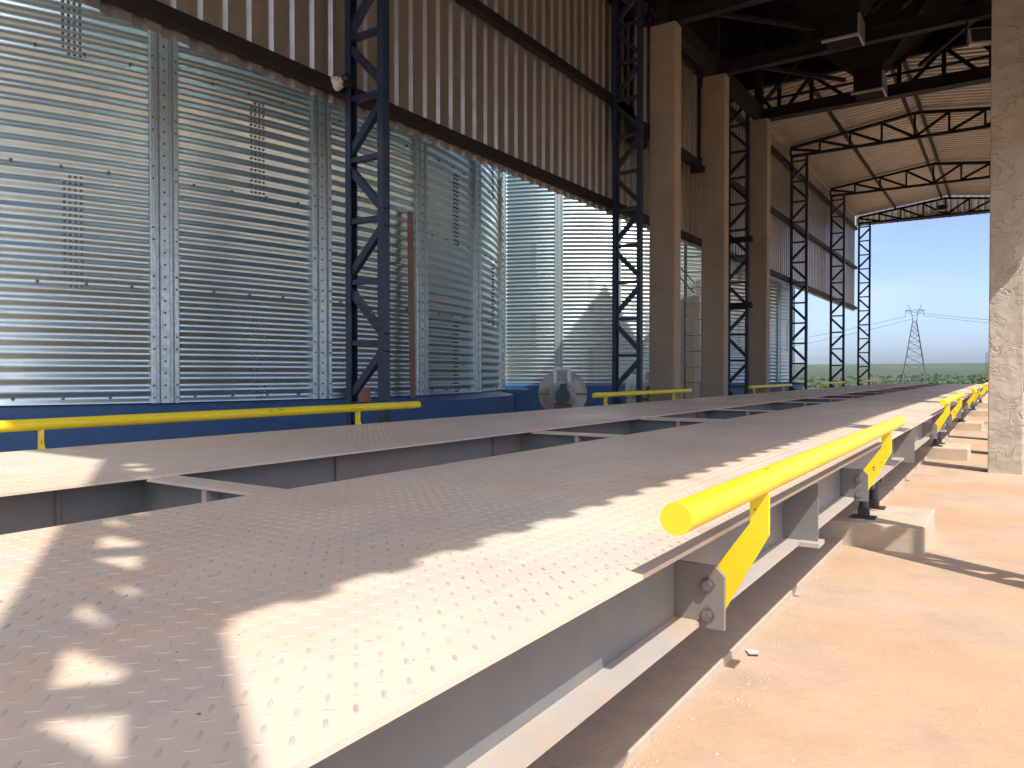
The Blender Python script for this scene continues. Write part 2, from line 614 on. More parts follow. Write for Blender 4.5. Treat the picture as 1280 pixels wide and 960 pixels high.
def module(label):
    t = thing('weighbridge_module', label, 'weighbridge', (CX, Y0, ZB), group='weighbridge modules laid end to end')
    dz = DK - ZB
    zf = ZF - ZB
    y0, y1 = 0.012, L_MOD - 0.012
    for sx in (1, -1):
        xa, xb = sorted((sx * 0.312, sx * 1.605))
        p = MB().box(xa, xb, y0, y1, dz - 0.009, dz).build('deck_plate', 'deck', t)
        o = put('tread_tears', tears_mesh(xa, xb, y0, y1, dz), 'tear', p)
        o['kind'] = 'stuff'
        for wx, hw in ((1.485, 0.064), (0.425, 0.055)):
            x = sx * wx
            w = MB().box(x - 0.004, x + 0.004, y0 + .02, y1 - .02, zf, dz - 0.021).build('beam_web', 'steel_grey', t)
            MB().box(x - hw, x + hw, y0 + .02, y1 - .02, dz - 0.0205, dz - 0.0092).build('top_flange', 'steel_grey', w)
            MB().box(x - hw, x + hw, y0 + .02, y1 - .02, 0, zf).build('bottom_flange', 'flange_grey', w)
        # guard pipe with its two brackets and gussets
        oy = 0.0 if sx > 0 else 0.27
        px = sx * (2.135 - 0.457)
        pz = H - 0.24 - ZB
        ya, yb = 1.43 + oy, 4.43 + oy
        gp = MB().tube((px, ya, pz), (px, yb, pz), 0.0275, 28).build('guard_pipe', 'yellow', t, smooth=40)
        for by in ((1.92, 3.97) if sx > 0 else (1.97, 4.04)):
            poly = [(-.436, -.262), (-.436, -.354), (-.54, -.548), (-.597, -.548), (-.597, -.50), (-.478, -.332), (-.478, -.262)]
            pl = [(sx * (u + 2.135), w + H - ZB) for u, w in poly]
            MB().prism(pl, 'y', by + .0065, by + .0165).build('bracket', 'yellow', gp, bevel=0.0015)
            poly = [(1.4895, zf + .0005), (1.4895, dz - .085), (1.582, dz - .085), (1.605, dz - .107), (1.605, zf - .014), (1.5495, zf - .014), (1.5495, zf + .0005)]
            g = MB().prism([(sx * u, w) for u, w in poly], 'y', by - .006, by + .006).build('gusset_plate', 'steel_grey', t, bevel=0.001)
            for zz in (dz - .128, zf + .018):
                m = MB()
                m.tube((sx * 1.568, by - .0062, zz), (sx * 1.568, by - .0085, zz), 0.0165, 14)
                m.tube((sx * 1.568, by - .0085, zz), (sx * 1.568, by - .021, zz), 0.0125, 6)
                m.build('bolt', 'bolt_steel', g, bevel=0.0008)
        # mid stiffener with its foot tab
        st = MB().box(*sorted((sx * 1.4895, sx * 1.602)), 2.914, 2.926, zf + .001, dz - .0215).build('stiffener', 'steel_grey', t)
        MB().box(*sorted((sx * 1.5495, sx * 1.614)), 2.875, 2.965, -.001, zf + .001).build('foot_tab', 'flange_grey', st)
        for yy in (0.03, L_MOD - 0.042):
            MB().box(*sorted((sx * 1.4895, sx * 1.603)), yy, yy + .012, -.02, dz - .0215).build('end_plate', 'steel_grey', t)
        for yy in (1.75, 2.95, 4.2):
            MB().box(*sorted((sx * 0.408, sx * 0.4205)), yy - .3, yy - .29, zf + .001, dz - .0215).build('web_rib', 'steel_grey', t)
    for yy in (0.10, 1.75, 4.22, L_MOD - 0.10):
        c = MB()
        c.box(-.3115, .3115, yy - .055, yy + .055, dz - .018, dz - .008)
        o = c.build('cross_beam', 'deck', t)
        MB().box(-.4205, .4205, yy - .005, yy + .005, .03, dz - .0185).build('cross_web', 'steel_grey', o)
        MB().box(-.012, .012, yy - .05, yy - .0055, .03, dz - .0185).build('cross_rib', 'flange_grey', o)
    return t

mod_labels = [
    'weighbridge deck module in front, crossed by the shadow of a lattice post',
    'weighbridge deck module running up to the first pair of concrete columns',
    'weighbridge deck module lying between the concrete columns under the black hoppers',
    'weighbridge deck module just beyond the last concrete column of the hopper tower',
    'last weighbridge deck module, ending at the open gable with the orange dirt heap']
mod0 = module(mod_labels[0])
bpy.context.view_layer.update()
for k in range(1, 5):
    c = copy_tree(mod0)
    c.location = (CX, Y0 + k * L_MOD, ZB)
    c['label'] = mod_labels[k]

# pedestals and load cells at each joint
ped_where = ['at the weighbridge front end', 'under the first weighbridge joint',
             'under the second weighbridge joint', 'under the third weighbridge joint',
             'under the fourth weighbridge joint', 'under the last weighbridge end']
side_word = {1: 'on the sunny side', -1: 'on the silo side'}
for k in range(6):
    y = Y0 + k * L_MOD
    for sx in (1, -1):
        x0, x1 = (1.05, 1.70)
        b = MB()
        b.box(-.33, .33, -.42, .42, -.16, .155)
        o = b.build('concrete_block', 'pedestal', bevel=0.012, loc=(CX + sx * 1.37, y, 0))
        tag(o, f'low concrete pedestal block {ped_where[k]} {side_word[sx]}', 'block', 'pedestals under the weighbridge joints')
        for dy in (-.22, .22):
            lc = MB()
            lc.box(-.075, .075, -.05, .05, 0, .014)
            lc.box(-.035, .035, -.022, .022, .014, .07)
            lc.tube((0, 0, .07), (0, 0, .2), 0.03, 14)
            lc.box(-.06, .06, -.06, .06, .2, ZB - .155 - .001)
            l = lc.build('load_cell', 'load_cell_metal', loc=(CX + sx * 1.33, y + dy, .1555), bevel=0.003)
            tag(l, f'{"front" if dy < 0 else "rear"} dark load cell on the block {ped_where[k]} {side_word[sx]}', 'load cell', 'load cells under the weighbridge')

# ------------------------------------------------------------------ silos
SR = 7.75
PIT = 0.1037
RING = 9 * PIT
SZ = H - 0.25
NRING = 12
STEP = 2 * PI / 32

def sheet_mesh():
    b = MB()
    na, nz = 18, 72
    span = 2 * STEP
    over = 0.17 / SR
    v, f = [], []
    for j in range(nz + 2):
        z = min(j * RING / nz, RING + 0.02)
        if j == nz + 1:
            z = RING + 0.015
        for i in range(na + 1):
            t = i / na
            a = (span + over) * t
            r = SR + 0.007 * math.cos(2 * PI * z / PIT) + 0.0045 * t - 0.003 * z / RING
            v.append((r * math.cos(a), r * math.sin(a), z))
    n = na + 1
    for j in range(nz + 1):
        for i in range(na):
            f.append((j * n + i, j * n + i + 1, (j + 1) * n + i + 1, (j + 1) * n + i))
    b.add(v, f)
    me = b.mesh('sheet', smooth=60)
    return me

def cap_bolt(b, a, z, r, rad=0.0125, h=0.009):
    """hex bolt head on a cylinder wall"""
    n = Vector((math.cos(a), math.sin(a), 0))
    s = Vector((-math.sin(a), math.cos(a), 0))
    c = n * r + Vector((0, 0, z))
    v = []
    for hh, q in ((-.004, 1.0), (h * .7, 1.0), (h, .6)):
        for i in range(6):
            t = 2 * PI * i / 6
            v.append(c + n * hh + s * math.cos(t) * rad * q + Vector((0, 0, 1)) * math.sin(t) * rad * q)
    f = [(i, (i + 1) % 6, (i + 1) % 6 + 6, i + 6) for i in range(6)] + [(i + 6, (i + 1) % 6 + 6, (i + 1) % 6 + 12, i + 12) for i in range(6)]
    f.append(tuple(range(12, 18)))
    b.add(v, f)

def splice_mesh():
    b = MB()
    end = 2 * STEP
    for i in range(4):
        a = end + (0.018 + i * 0.040) / SR
        for j in range(18):
            z = 0.026 + j * PIT / 2
            if (j == 0 or j == 17) and i == 0:
                continue
            cap_bolt(b, a, z, SR + 0.007 * math.cos(2 * PI * z / PIT) + 0.004)
    # seam bolts along the lower edge
    for k in range(9):
        a = end * (k + 0.5) / 9
        cap_bolt(b, a, PIT * 0.5, SR + 0.002)
    return b.mesh('splice_bolts')

def post_mesh(h):
    prof = [(-.115, -.012), (-.115, .030), (-.108, .034), (-.075, .034), (-.066, .008), (-.046, .008), (-.036, .030), (.036, .030), (.046, .008),
            (.066, .008), (.075, .034), (.108, .034), (.115, .030), (.115, -.012)]
    b = MB()
    prof3 = [(SR + d + .006, u) for u, d in prof]
    b.prism(prof3, 'z', 0.0, h)
    return b.mesh('wall_stiffener')

def post_bolt_mesh(h):
    b = MB()
    nz = int(h / PIT)
    for j in range(nz):
        z = 0.05 + j * PIT
        for u, d in ((-.002, .036), (-.092, .040), (.092, .040)):
            if u != -.002 and j % 9 not in (0, 1, 4, 5):
                continue
            cap_bolt(b, u / SR, z, SR + d, 0.010, 0.010)
    return b.mesh('stiffener_bolts')

ME_SHEET = sheet_mesh()
ME_SPLICE = splice_mesh()
HS = NRING * RING
ME_POST = post_mesh(HS)
ME_PBOLT = post_bolt_mesh(4.2)
PHASE = R(-17.46)

def silo(label, cx, cy, par):
    t = thing('grain_silo', label, 'silo', (cx, cy, 0))
    # blue concrete base with sloped ledge
    prof = [(SR + .30, -.2), (SR + .27, H - .315), (SR + .25, H - .31), (SR - .05, H - .247), (SR - 1.2, H - .247)]
    b = MB()
    n = 128
    v, f = [], []
    for k, (r, z) in enumerate(prof):
        for i in range(n):
            a = 2 * PI * i / n
            v.append((r * math.cos(a), r * math.sin(a), z))
    for k in range(len(prof) - 1):
        for i in range(n):
            j = (i + 1) % n
            f.append((k * n + i, k * n + j, (k + 1) * n + j, (k + 1) * n + i))
    b.add(v, f)
    b.build('base', 'blue_base', t, smooth=25)
    for k in range(NRING):
        for i in range(16):
            a = PHASE + STEP / 2 + 2 * STEP * i + (STEP if (k + par) % 2 else 0)
            s = put('sheet', ME_SHEET, 'galv_sheet', t, (0, 0, SZ + k * RING), a)
            aw = (a + STEP + PI) % (2 * PI) - PI
            if k < 4 and -1.9 < aw < 0.9:
                q = put('splice_bolts', ME_SPLICE, 'galv_bolt', s)
                q['kind'] = 'stuff'
    for i in range(32):
        a = PHASE + STEP * i
        p = put('wall_stiffener', ME_POST, 'galv_post', t, (0, 0, SZ - .004), a)
        aw = (a + PI) % (2 * PI) - PI
        if -1.9 < aw < 0.9:
            q = put('stiffener_bolts', ME_PBOLT, 'galv_bolt', p)
            q['kind'] = 'stuff'
    # conical roof
    b = MB()
    n = 64
    v = [(math.cos(2 * PI * i / n) * (SR + .2), math.sin(2 * PI * i / n) * (SR + .2), SZ + HS + .02) for i in range(n)] + \
        [(math.cos(2 * PI * i / n) * .5, math.sin(2 * PI * i / n) * .5, SZ + HS + 4.2) for i in range(n)]
    f = [(i, (i + 1) % n, (i + 1) % n + n, i + n) for i in range(n)] + [tuple(range(n, 2 * n))]
    b.add(v, f)
    b.build('roof', 'galv_sheet', t)
    return t

silo('corrugated galvanised grain silo close behind the blue lattice post, with a plank leaning on it', -13.5, 6.1, 0)
silo('corrugated galvanised grain silo with sunlit upper wall, behind the white blowers', -13.5, 24.1, 0)

# ------------------------------------------------------------------ shed columns
CW = 0.42
XL = -4.37
XR = 0.67
COLY = [-0.53 + 5 * k for k in range(7)]
ZT = H + 5.36

def channel_poly(x, s, w=0.060, d=0.080, t=0.010):
    # U section, web on the outer side, open inward (s = direction of the outside)
    a, c = x + s * 0, x - s * w
    return [(a, -d / 2), (a, d / 2), (c, d / 2), (c, d / 2 - t), (a - s * t, d / 2 - t), (a - s * t, -d / 2 + t), (c, -d / 2 + t), (c, -d / 2)]

def lattice_column(label, x, y, top=ZT, group=None):
    t = thing('lattice_column', label, 'column', (x, y, 0), group=group)
    for s in (-1, 1):
        MB().prism(channel_poly(s * CW / 2, s), 'z', 0.02, top).build('chord', 'navy', t)
    MB().box(-.26, .26, -.14, .14, 0, .019).build('base_plate', 'navy', t)
    i = 0
    z = 0.37
    xi = CW / 2 - 0.0125
    hz = MB().box(-xi, xi, -.029, .029, -.020, .020).mesh('horizontal_bar')
    dg = MB().bar((-xi, 0, .05), (xi, 0, .45), .058, .05, (0, 1, 0)).mesh('diagonal_bar')
    dg2 = MB().bar((xi, 0, .05), (-xi, 0, .45), .058, .05, (0, 1, 0)).mesh('diagonal_bar')
    while z < top - 0.1:
        put('horizontal_bar', hz, 'navy', t, (0, 0, z))
        if z + .5 < top:
            put('diagonal_bar', dg2 if i % 2 == 0 else dg, 'navy', t, (0, 0, z))
        z += 0.5
        i += 1
    return t

left_labels = [
    'dark blue lattice column at the open front gable on the silo side',
    'dark blue lattice column nearest the leaning plank, with a white wrapped lamp on it',
    'dark blue lattice column in front of the sunlit silo, beside the first concrete column',
    'dark blue lattice column showing between the second and third concrete columns',
    'dark blue lattice column just past the third concrete column, where the far silo ends',
    'dark blue lattice column against open sky, next to last before the far gable',
    'dark blue lattice corner column at the far open gable beside the transmission pylon']
for k, y in enumerate(COLY):
    lattice_column(left_labels[k], XL, y)
lattice_column('dark blue lattice corner column of the front gable on the sunny side, throwing a laced shadow', XR, COLY[0] + .05)
for y in (COLY[1], COLY[4], COLY[5], COLY[6]):
    lattice_column('dark blue lattice column on the sunny open side of the shed', XR, y + .05, group='lattice columns along the sunny side')

spipe = thing('shadow_pipe', 'grey pipe added out of view to thicken the front corner lattice column shadow', 'pipe', (.63, -.37, 0))  # unseen pipe, added to fill part of the corner column's laced shadow
MB().tube((0, 0, 0), (0, 0, 6.6), .045, 16).build('pipe', 'lamp_grey', spipe, smooth=40)
for z in (1.2, 3.0, 4.8):
    MB().tube((0, 0, z), (0, 0, z + .04), .056, 16).build('collar', 'lamp_grey', spipe, smooth=40)
    MB().box(-.02, .02, -.08, -.056, z, z + .04).build('clip', 'lamp_grey', spipe)

# ------------------------------------------------------------------ roof trusses
XA, XB, XM = XL - CW / 2, XR + CW / 2, (XL + XR) / 2

def truss(label, y, z0=H + 5.39, eave=0.21, rise=0.56, x0=XA, x1=XB, n=4, name='roof_truss', bar=0.058, group='roof trusses'):
    t = thing(name, label, 'truss', ((x0 + x1) / 2, y, z0), group=group)
    hw = (x1 - x0) / 2
    MB().bar((-hw, 0, 0), (hw, 0, 0), .08, .062).build('bottom_chord', 'dark_steel', t)
    for s in (-1, 1):
        MB().bar((s * hw, 0, eave), (0, 0, rise), .08, .062).build('top_chord', 'dark_steel', t)
        for i in range(n + 1):
            if i == n and s > 0:
                continue
            x = s * hw * (1 - i / n)
            zt = eave + (rise - eave) * i / n
            MB().bar((x, 0, .03), (x, 0, zt - .03), bar * .8, bar * .8, (0, 1, 0)).build('vertical_bar', 'dark_steel', t)
        for i in range(n):
            xa = s * hw * (1 - i / n)
            xb = s * hw * (1 - (i + 1) / n)
            za = eave + (rise - eave) * i / n
            MB().bar((xa - s * .03, 0, za - .035), (xb + s * .03, 0, .035), bar, bar * .8, (0, 1, 0)).build('diagonal_bar', 'dark_steel', t)
    return t

truss('steel roof truss at the open front gable', COLY[0])
truss('steel roof truss over the first bay from the front gable', COLY[1])
truss('steel roof truss in front of the hopper tower', COLY[2])
truss('steel roof truss on the post next to where the far silo ends', COLY[4])
truss('steel roof truss next to the far gable', COLY[5])
truss('steel roof truss of the far gable, backed by upright sheets with a flood lamp', COLY[6])

# ------------------------------------------------------------------ walls, girts, roof sheets
def trap_mesh(length, width=1.0, pitch=0.2, depth=0.032, name='cladding_sheet'):
    """trapezoid sheet in local (u along x, v up z, depth along +y)"""
    us = []
    n = round(width / pitch)
    for i in range(n):
        o = i * pitch
        us += [(o + 0.000, 0), (o + .085, 0), (o + .108, depth), (o + .172, depth), (o + .1935, 0.0)]
    us += [(width, 0), (width + .03, 0.0)]
    v, f = [], []
    k = len(us)
    nz = 2
    for j in range(nz):
        for u, d in us:
            v.append((u, d, j * length))
    for j in range(nz - 1):
        for i in range(k - 1):
            f.append((j * k + i, j * k + i + 1, (j + 1) * k + i + 1, (j + 1) * k + i))
    b = MB()
    b.add(v, f)
    # thin return so the sheet has thickness
    v2 = [(x, y + .0012, z) for x, y, z in v]
    b.add(v2, f)
    me = bpy.data.meshes.new(name)
    me.from_pydata(b.v, [], b.f)
    me.update()
    return me

def wall(label, x, sgn, zb, y0, y1, gz):
    t = thing('shed_wall', label, 'wall', (x, y0, zb))
    top = H + 5.69
    me = trap_mesh(top - zb)
    n = int(round(y1 - y0))
    for i in range(n):
        s = put('cladding_sheet', me, 'cladding', t, (sgn * (.096 + .0016 * (i % 2)), (i if sgn < 0 else i + 1), random.uniform(-.006, .006)), R(90) if sgn < 0 else R(-90))
    for z in gz:
        m = MB()
        m.box(0, sgn * .012, 0, n, z, z + .10)
        m.box(sgn * .012, sgn * .088, 0, n, z, z + .012)
        m.box(sgn * .012, sgn * .088, 0, n, z + .088, z + .10)
        m.build('girt', 'girt', t)
    g = MB()  # trough-shaped strip, unseen, added to block sun leaking in under the eave
    g.box(sgn * .350, sgn * .358, -.02, n + .02, top - zb - .06, top - zb + .13)
    g.box(sgn * .358, sgn * .440, -.02, n + .02, top - zb - .06, top - zb - .052)
    g.box(sgn * .440, sgn * .448, -.02, n + .02, top - zb - .06, top - zb + .06)
    g.build('eave_light_stop', 'cladding', t)
    return t

wall('corrugated metal wall hung above the silo-side opening, ribs catching light', XA - .004, -1, H + 2.24, -0.6, 29.4, (.055, 1.50, 2.9))
wall('corrugated metal wall hung along the sunny side of the shed', XB + .004, 1, H + 2.66, -0.6, 29.4, (.055, 1.40, 2.7))

def roof(label, y0, y1):
    t = thing('shed_roof', label, 'roof', (XM, y0, H + 5.6))
    hw = (XB - XA) / 2 + .32
    dz = 0.35 * hw / ((XB - XA) / 2)
    ln = math.hypot(hw, dz)
    me = trap_mesh(ln, pitch=0.2, depth=.042, name='roof_sheet')
    n = int(round(y1 - y0))
    ang = math.atan2(dz, hw)
    for s in (-1, 1):
        for i in range(n):
            o = put('roof_sheet', me, 'roof_sheet', t)
            # local z -> down-slope outward, local x -> +-Y, local y -> up
            zx = Vector((s * math.cos(ang), 0, -math.sin(ang)))
            xx = Vector((0, 1 if s < 0 else -1, 0))
            yx = zx.cross(xx)
            M = Matrix((xx, yx, zx)).transposed().to_4x4()
            M.translation = Vector((s * .006, i + (0 if s < 0 else 1), .35 + .11 + .0016 * (i % 2)))
            o.matrix_local = M
        for f in (0.04, .50, .96):
            x = s * hw * f
            z = .35 + .10 - dz * f - .045
            MB().box(x - .03, x + .03, 0.02, n - .02, z - .045, z + .035).build('purlin', 'dark_steel', t)
    MB().add([(-.3, 0, .35 + .118 - .3 * dz / hw), (0, 0, .35 + .155), (.3, 0, .35 + .118 - .3 * dz / hw), (-.3, n, .35 + .118 - .3 * dz / hw), (0, n, .35 + .155), (.3, n, .35 + .118 - .3 * dz / hw)],
             [(0, 1, 4, 3), (1, 2, 5, 4)]).build('ridge_cap', 'roof_sheet', t)
    return t

roof('low pitched corrugated roof over the front bays before the hopper tower', -0.52, 9.6)
roof('low pitched corrugated roof lit brown from below, from the tower to the far gable', 15.4, 29.6)

# upright sheets closing the far gable above the truss line
gt = thing('gable_panel', 'upright corrugated sheets closing the far gable above the opening', 'wall', (XA, COLY[6] + .17, H + 5.33))
for i in range(6):
    xm = (i + .5)
    hgt = .56 + .34 * (1 - abs(xm - 2.72) / 2.72)
    put('cladding_sheet', trap_mesh(hgt, width=1.0), 'cladding', gt, (i * 1.0 - .1, .0016 * (i % 2), 0))

# ------------------------------------------------------------------ hopper tower on concrete columns
CY = [10.06, 12.25, 14.85]
ZC = H + 4.93
names_l = ['tan concrete column on the silo side, first and widest of three', 'tan concrete column on the silo side, the middle of three',
           'orange-brown concrete column on the silo side, last of three before the open bays']
for k, y in enumerate(CY):
    b = MB().box(-.19, .19, 0, .24, -.2, ZC)
    o = b.build('concrete_column', 'concrete_tan', bevel=0.012, loc=(-4.115, y, 0))
    tag(o, names_l[k], 'column', 'concrete columns carrying the hopper tower')
    b = MB().box(-.165, .165, 0, .26, -.2, ZC)
    o = b.build('concrete_column', 'concrete_rough', bevel=0.012, loc=(-.035, y, 0))
    tag(o, ['rough cracked concrete column beside the guard pipes, sunlit below and shaded above',
            'rough concrete column hidden behind the cracked one on the sunny side', 'rough concrete column at the rear of the tower on the sunny side'][k],
        'column', 'concrete columns carrying the hopper tower')

tw = thing('hopper_tower', 'dark steel tower frame resting on the concrete columns above the weighbridge', 'tower', (CX, 10.0, ZC))
for x in (-1.98, 2.10):
    MB().box(x - .08, x + .08, 0.0, 5.2, .002, .25).build('edge_beam', 'dark_steel', tw)
for y in (0.18, 2.36, 4.98):
    m = MB()
    m.box(-1.895, 2.015, y - .07, y + .07, .002, .02)
    m.box(-1.895, 2.015, y - .006, y + .006, .02, .19)
    m.box(-1.895, 2.015, y - .07, y + .07, .19, .21)
    m.build('cross_beam', 'dark_steel', tw)
for x in (-1.98, 2.10):
    for y in (0.1, 2.3, 4.95):
        MB().box(x - .07, x + .07, y - .07, y + .07, .251, 3.84).build('post', 'dark_steel', tw)
for s, x in ((-1, -2.60), (1, 3.17)):
    MB().box(x - .02, x + .02, -.50, 5.35, .52, 3.85).build('side_wall', 'hopper_black', tw)
MB().box(-2.575, 3.145, -.50, -.46, .62, 3.85).build('end_wall', 'hopper_black', tw)
MB().box(-2.575, 3.145, 5.31, 5.35, .78, 3.85).build('end_wall', 'hopper_black', tw)
MB().box(-2.65, 3.22, -.54, 5.39, 3.852, 3.90).build('top_deck', 'hopper_black', tw)
for a, c in (((-1.9, .3, .3), (-.4, 2.2, .35)), ((2.0, .3, .3), (.8, 2.2, .35)), ((-1.9, 2.5, .3), (-.4, 4.8, .4)), ((2.0, 2.5, .3), (.8, 4.8, .4)),
             ((-1.9, 4.9, .3), (-1.0, 4.9, 1.2)), ((2.0, 4.9, .3), (1.1, 4.9, 1.2))):
    MB().bar(a, c, .06, .06).build('brace', 'dark_steel', tw)

def hopper(label, y, hy, zs):
    t = thing('hopper', label, 'hopper', (-1.95, y, H + zs))
    top = H + 6.5 - (H + zs)
    hx = 1.75
    s = .21
    v = [(-hx, -hy, top), (hx, -hy, top), (hx, hy, top), (-hx, hy, top), (-s, -s, .38), (s, -s, .38), (s, s, .38), (-s, s, .38)]
    MB().add(v, [(0, 1, 5, 4), (1, 2, 6, 5), (2, 3, 7, 6), (3, 0, 4, 7)]).build('cone', 'hopper_black', t)
    MB().box(-hx, hx, -hy, hy, top, top + 1.6).build('bin', 'hopper_black', t)
    MB().box(-s, s, -s, s, .02, .3795).build('spout', 'hopper_black', t)
    m = MB()
    m.box(s + .002, s + .03, -s, s, .0, .30)
    m.build('spout_flange', 'lamp_grey', t)
    m = MB()
    m.box(-s - .03, s + .03, -s - .04, -s - .002, -.012, .018)
    m.build('spout_rim', 'lamp_grey', t)
    for q in ((hx * .55, -hy * .62), (-hx * .55, -hy * .62), (hx * .55, hy * .62)):
        f = .5
        MB().bar((q[0] * .35, q[1] * .35, .45), (q[0] * 1.6, q[1] * 1.5, top - .1), .07, .05).build('rib', 'dark_steel', t)
    return t

hopper('black hopper with pale rimmed spout over the first tower bay', 11.25, 0.95, 4.55)
hopper('black hopper with pale edged spout in front of the deep truss', 13.55, 1.1, 4.55)

# deep truss across the rear pair of concrete columns
def tower_truss():
    z0 = ZC + .215
    t = thing('tower_truss', 'deep black truss spanning between the rear concrete columns under the tower', 'truss', (-2.05, 15.22, H + 4.98))
    hw = 2.25
    z1 = .72
    MB().bar((-hw, 0, 0.03), (hw, 0, 0.03), .10, .07).build('bottom_chord', 'dark_steel', t)
    MB().bar((-hw, 0, z1), (hw, 0, z1), .10, .07).build('top_chord', 'dark_steel', t)
    MB().bar((-hw, 0, .42), (hw, 0, .42), .04, .04).build('tie_bar', 'dark_steel', t)
    xs = [-1.75, -1.15, -.35, .35, 1.05, 1.75]
    for x in xs:
        MB().bar((x, 0, .065), (x, 0, z1 - .035), .07, .07, (0, 1, 0)).build('vertical_bar', 'dark_steel', t)
    for a, c in ((-1.68, -1.2), (1.68, 1.1)):
        pass
    for i, (a, c, up) in enumerate(((-2.2, -1.8, 1), (-1.2, -1.7, 1), (-.4, -1.1, 0), (.4, 1.0, 0), (1.1, 1.7, 1), (1.8, 2.2, 0))):
        za, zb = (z1 - .04, .07) if up else (.07, z1 - .04)
        MB().bar((a, 0, za), (c, 0, zb), .06, .06, (0, 1, 0)).build('diagonal_bar', 'dark_steel', t)
tower_truss()

# clad gallery hung along the inside of the wall by the first concrete column
gl = thing('gallery_box', 'dark corrugated gallery box hung beside the first concrete column', 'gallery', (-4.34, 9.62, H + 3.5))
me = trap_mesh(1.36, width=1.0)
me2 = trap_mesh(1.36, width=.6)
put('cladding_sheet', me, 'cladding', gl, (.0, 0.0, .06), R(90))
put('cladding_sheet', me, 'cladding', gl, (.0017, 1.0, .06), R(90))
put('cladding_sheet', me2, 'cladding', gl, (.0, 2.0, .06), R(90))
MB().box(-.12, .02, -.03, 2.62, -.06, .055).build('floor_beam', 'dark_steel', gl)
MB().box(-.12, .02, -.03, 2.62, 1.43, 1.52).build('top_beam', 'dark_steel', gl)
MB().box(-.12, .10, 2.50, 2.61, -.16, -.065).build('bracket_beam', 'dark_steel', gl)
MB().box(-.115, .015, 2.56, 2.62, .056, 1.428).build('post', 'dark_steel', gl)
MB().box(-.12, .02, -.03, .40, -.30, -.065).build('bracket_beam', 'dark_steel', gl)
for z in (H + 2.5, H + 1.25):
    o = MB().box(-.35, .1, -.05, .05, 0, .10).build('bracket_arm', 'dark_steel', loc=(-4.17, 14.37, z))
    tag(o, 'short black steel arm crossing the lattice post behind the middle concrete column' + (', upper one' if z > H + 2 else ', lower one'), 'bracket', 'black arms on the lattice post')

# ------------------------------------------------------------------ things around the silos
def fan(label, loc, rotz, r=.40):
    t = thing('blower', label, 'blower', loc, rotz, group='grain blowers beside the silos')
    zc = .78
    n = 40
    def disc(r0, r1, y0, y1, name, mat):
        b = MB()
        v, f = [], []
        for (rr, yy) in ((r0, y0), (r1, y0), (r1, y1), (r0, y1)):
            for i in range(n):
                a = 2 * PI * i / n
                v.append((rr * math.cos(a), yy, zc + rr * math.sin(a)))
        for k in range(4):
            for i in range(n):
                j = (i + 1) % n
                f.append((k * n + i, k * n + j, ((k + 1) % 4) * n + j, ((k + 1) % 4) * n + i))
        b.add(v, f)
        return b.build(name, mat, t, smooth=35)
    disc(.02, r, -.14, .14, 'housing', 'fan_paint')
    disc(r - .03, r + .012, -.155, -.141, 'rim', 'fan_paint')
    disc(.10, .22, -.22, -.142, 'inlet_ring', 'fan_paint')
    MB().box(-.15, .15, .0, .138, zc + r - .06, zc + r + .05).build('outlet_duct', 'galv_post', t, bevel=.004)
    for x in (-.13, .11):
        MB().box(x - .035, x + .035, -.165, -.156, zc - .62, zc + r).build('strap', 'galv_post', t)
    MB().box(-r - .01, r + .01, -.169, -.166, zc - .02, zc + .01).build('strap', 'galv_bolt', t)
    m = MB().tube((0, -.23, zc - .03), (0, -.52, zc - .03), .12, 20)
    o = m.build('motor', 'motor_blue', t, smooth=35)
    for a in range(0, 360, 30):
        c, s = math.cos(R(a)), math.sin(R(a))
        MB().bar((.118 * c, -.26, zc - .03 + .118 * s), (.118 * c, -.49, zc - .03 + .118 * s), .012, .028, (c, 0, s)).build('fin', 'motor_blue', o)
    MB().box(-.05, .07, -.45, -.32, zc + .085, zc + .17).build('terminal_box', 'motor_blue', t, bevel=.006)
    MB().box(-.15, .15, -.5, -.2, zc - .24, zc - .17).build('motor_shelf', 'wood', t)
    for x in (-.32, .28):
        MB().box(x, x + .05, -.14, .14, 0, zc - .2).build('leg', 'fan_paint', t)
    return t

fan('white drum blower with dark motor on its face, standing between the two silos', (-6.4, 11.25, 0), R(30), .40)
fan('white drum blower half hidden behind the lattice column and first concrete column', (-6.55, 14.9, 0), R(75), .36)
o = MB().box(-.5, .5, -.4, .4, -.1, H - .245).build('concrete_duct', 'blue_base', bevel=.01, loc=(-6.75, 9.75, 0))
o.rotation_euler = (0, 0, R(28))
tag(o, 'small blue painted concrete duct box beside the round silo base', 'duct')

def plank():
    b = MB()
    b.box(-.036, .036, -.014, .014, 0, 2.10)
    o = b.build('plank', 'wood', bevel=.002)
    # leans on the silo wall
    p = Vector((-5.640, 6.487, H - .272))
    o.location = p
    d = Vector((-13.5, 6.1, 0)) - Vector((p.x, p.y, 0))
    d.normalize()
    o.rotation_euler = (R(-1.0), 0, math.atan2(d.y, d.x) - PI / 2)
    tag(o, 'brown wooden plank leaning upright against the silo wall', 'plank')
plank()

o = MB().box(-.055, .055, -.06, .06, 0, .16).build('brick_block', 'brick_red', bevel=.004, loc=(-5.60, 5.66, H - .30))
o.rotation_euler = (0, 0, R(12))
tag(o, 'red brick block on the silo ledge behind the lattice column', 'brick')

